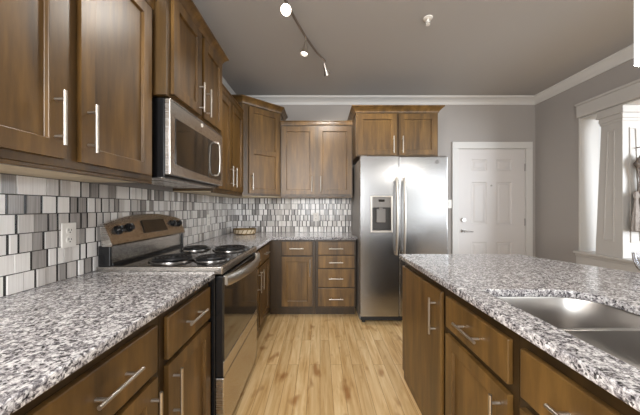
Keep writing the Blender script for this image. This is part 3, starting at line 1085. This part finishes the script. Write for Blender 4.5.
# ------------------------------------------------------------------ basket in the corner, glass bowl on the island
bk = thing('oval_basket', 'oval gold and cream basket on the counter in the tiled corner', 'basket', (-0.95, 3.33, 0.914))
m = MB(smooth=True)
m.lathe([(0.0, 0.001), (0.105, 0.001), (0.118, 0.006), (0.118, 0.012), (0.0, 0.012)], (0, 0, 0), 32, caps=False, sx=1.12, sy=0.78)
m.build('base', 'gold', bk)
m = MB(smooth=True)
m.lathe([(0.112, 0.012), (0.118, 0.035), (0.122, 0.062), (0.118, 0.062), (0.113, 0.035), (0.107, 0.012)], (0, 0, 0), 32, caps=False, sx=1.12, sy=0.78)
m.build('side', 'cream', bk)
m = MB(smooth=True)
m.tube([(0.124 * 1.12 * math.cos(a), 0.124 * 0.78 * math.sin(a), 0.066) for a in [k * 2 * PI / 40 for k in range(40)]], 0.007, 8, closed=True)
m.build('rim', 'gold', bk)
for k in range(16):
    a = k * 2 * PI / 16
    m = MB(smooth=True)
    m.tube([(r * 1.12 * math.cos(a + d), r * 0.78 * math.sin(a + d), z) for r, z, d in ((0.118, 0.01, -0.1), (0.122, 0.035, 0.0), (0.125, 0.064, 0.1))], 0.0042, 6)
    m.build('stave', 'gold', bk)

gb = MB(smooth=True)
gb.lathe([(0.0, 0.0), (0.04, 0.0), (0.045, 0.004), (0.064, 0.03), (0.076, 0.07), (0.078, 0.105), (0.076, 0.106), (0.074, 0.07), (0.061, 0.032), (0.04, 0.007), (0.0, 0.007)],
         (1.69, 1.33, 0.9085), 40, caps=False)
o = gb.build('glass_bowl', 'glass')
rebase(o)
tag(o, 'clear glass bowl on the island counter at the edge of the photo', 'bowl')

# ------------------------------------------------------------------ ornament on the column's lit face
og = thing('hanging_ornament', 'grey metal ornament with flared skirt hanging on the lit face of the white column', 'ornament', (3.045, 2.508, 1.02))
og.scale = (1, 0.42, 1)
m = MB(smooth=True)


def pleat(prof, c, n=48, f=8, amp=0.08):
    rings = []
    for r, z in prof:
        ring = []
        for k in range(n):
            a = 2 * PI * k / n
            q = r * (1 + amp * math.cos(f * a) * min(1, r / 0.04))
            ring.append((c[0] + q * math.cos(a), c[1] + q * math.sin(a), c[2] + z))
        rings.append(ring)
    return rings


m.ring_loft(pleat([(0.0, 0.0), (0.105, 0.0), (0.11, 0.012), (0.10, 0.10), (0.082, 0.22), (0.062, 0.34), (0.045, 0.44), (0.04, 0.5), (0.05, 0.56), (0.058, 0.62)], (0.03, 0, 0)))
m.build('skirt', 'bronze', og)
m = MB(smooth=True)
m.lathe([(0.05, 0.60), (0.085, 0.63), (0.09, 0.65), (0.082, 0.66), (0.055, 0.70), (0.03, 0.73), (0.012, 0.75), (0.0, 0.752)], (0.03, 0, 0), 28, caps=False)
m.build('hood', 'bronze', og)
m = MB(smooth=True)
m.ring_loft(pleat([(0.0, 0.0), (0.05, 0.0), (0.053, 0.01), (0.045, 0.10), (0.032, 0.20), (0.022, 0.28), (0.02, 0.30), (0.03, 0.32), (0.033, 0.345), (0.02, 0.375), (0.0, 0.385)], (-0.055, -0.03, 0.005), f=6))
m.build('small_bell', 'bronze', og)
m = MB(smooth=True)
m.tube([(0.03, 0, 0.745), (0.03, 0.0, 0.79), (0.03, 0.06, 0.81), (0.03, 0.2, 0.81)], 0.005, 8)
m.build('hook', 'bronze', og)

# ------------------------------------------------------------------ ceiling things
tr = thing('track_light', 'bent rail ceiling track light with small spot heads', 'ceiling light', (-0.17, 2.05, 2.67))


def tl(x, y, z):
    return (x + 0.17, y - 2.05, z - 2.67)


rail = [(-0.30, 1.60), (-0.24, 1.80), (-0.205, 1.93), (-0.165, 2.06), (-0.12, 2.20), (-0.075, 2.31), (-0.03, 2.42), (0.05, 2.56)]
m = MB(smooth=True)
m.tube([tl(x, y, 2.67) for x, y in rail], 0.010, 10)
m.build('rail', 'track', tr)
m = MB(smooth=True)
m.cyl(tl(-0.27, 1.70, 2.735), tl(-0.27, 1.70, ZC), 0.055, 24)
m.cyl(tl(-0.27, 1.70, 2.67), tl(-0.27, 1.70, 2.737), 0.008, 10)
m.build('canopy', 'track', tr)


def head(x, y, d, energy):
    a = Vector(tl(x, y, 2.67))
    d = Vector(d).normalized()
    j = a + Vector((0, 0, -0.05))
    m = MB(smooth=True)
    m.tube([a, j], 0.005, 8)
    m.tube([j - d * 0.02, j, j + d * 0.035, j + d * 0.065, j + d * 0.085], [0.010, 0.014, 0.018, 0.027, 0.034], 18, caps=False)
    h = m.build('lamp_head', 'nickel', tr)
    m = MB(smooth=True)
    e = j + d * 0.078
    m.tube([e - d * 0.014, e - d * 0.006], 0.021, 18)
    m.build('bulb', 'bulb', h)
    ld = bpy.data.lights.new('spot', 'SPOT')
    ld.energy, ld.color, ld.spot_size, ld.spot_blend, ld.shadow_soft_size = energy, (1, 0.93, 0.84), math.radians(130), 0.6, 0.06
    lo = bpy.data.objects.new('spot', ld)
    COL.objects.link(lo)
    lo.parent = h
    lo.location = j + d * 0.10
    lo.rotation_euler = d.to_track_quat('-Z', 'Y').to_euler()


head(-0.235, 1.82, (0.1, -0.75, -0.65), 14)
head(-0.12, 2.21, (-0.15, 0.05, -1), 22)
head(0.045, 2.55, (0.3, 0.5, -0.8), 22)

sr = thing('fire_sprinkler', 'small white fire sprinkler head on the ceiling', 'sprinkler', (0.855, 2.09, ZC - 0.055))
MB(smooth=True).lathe([(0.0, 0.055), (0.036, 0.055), (0.034, 0.048), (0.012, 0.042), (0.0, 0.042)], (0, 0, 0), 24, caps=False).build('escutcheon', 'plastic', sr)
m = MB(smooth=True)
m.cyl((0, 0, 0.018), (0, 0, 0.045), 0.008, 12)
for s in (-1, 1):
    m.tube([(0, 0, 0.035), (s * 0.016, 0, 0.026), (s * 0.014, 0, 0.012), (0, 0, 0.004)], 0.0035, 8)
m.cyl((0, 0, 0.0), (0, 0, 0.003), 0.016, 16)
m.build('sprinkler_head', 'plastic', sr)

pr = thing('pendant_lamp', 'white glass pendant lamp hanging over the island at the edge of the photo', 'pendant lamp', (1.388, 1.08, 1.862))
m = MB(smooth=True)
n = 48
rings = []
for r, z in [(0.058, 0.0), (0.066, 0.0), (0.066, 0.32), (0.03, 0.335)]:
    rings.append([(r * (1 + 0.03 * math.cos(12 * 2 * PI * k / n)) * math.cos(2 * PI * k / n), r * (1 + 0.03 * math.cos(12 * 2 * PI * k / n)) * math.sin(2 * PI * k / n), z) for k in range(n)])
m.ring_loft(rings)
m.build('lamp_shade', 'opal', pr)
m = MB(smooth=True)
m.cyl((0, 0, 0.33), (0, 0, ZC - 1.862 - 0.02), 0.005, 8)
m.cyl((0, 0, ZC - 1.862 - 0.025), (0, 0, ZC - 1.862), 0.06, 24)
m.cyl((0, 0, 0.30), (0, 0, 0.37), 0.03, 16)
m.build('cord', 'nickel', pr)
pl = bpy.data.lights.new('pendant_bulb', 'POINT')
pl.energy, pl.color, pl.shadow_soft_size = 10, (1, 0.95, 0.88), 0.04
po = bpy.data.objects.new('pendant_bulb', pl)
COL.objects.link(po)
po.parent = pr
po.location = (0, 0, -0.04)
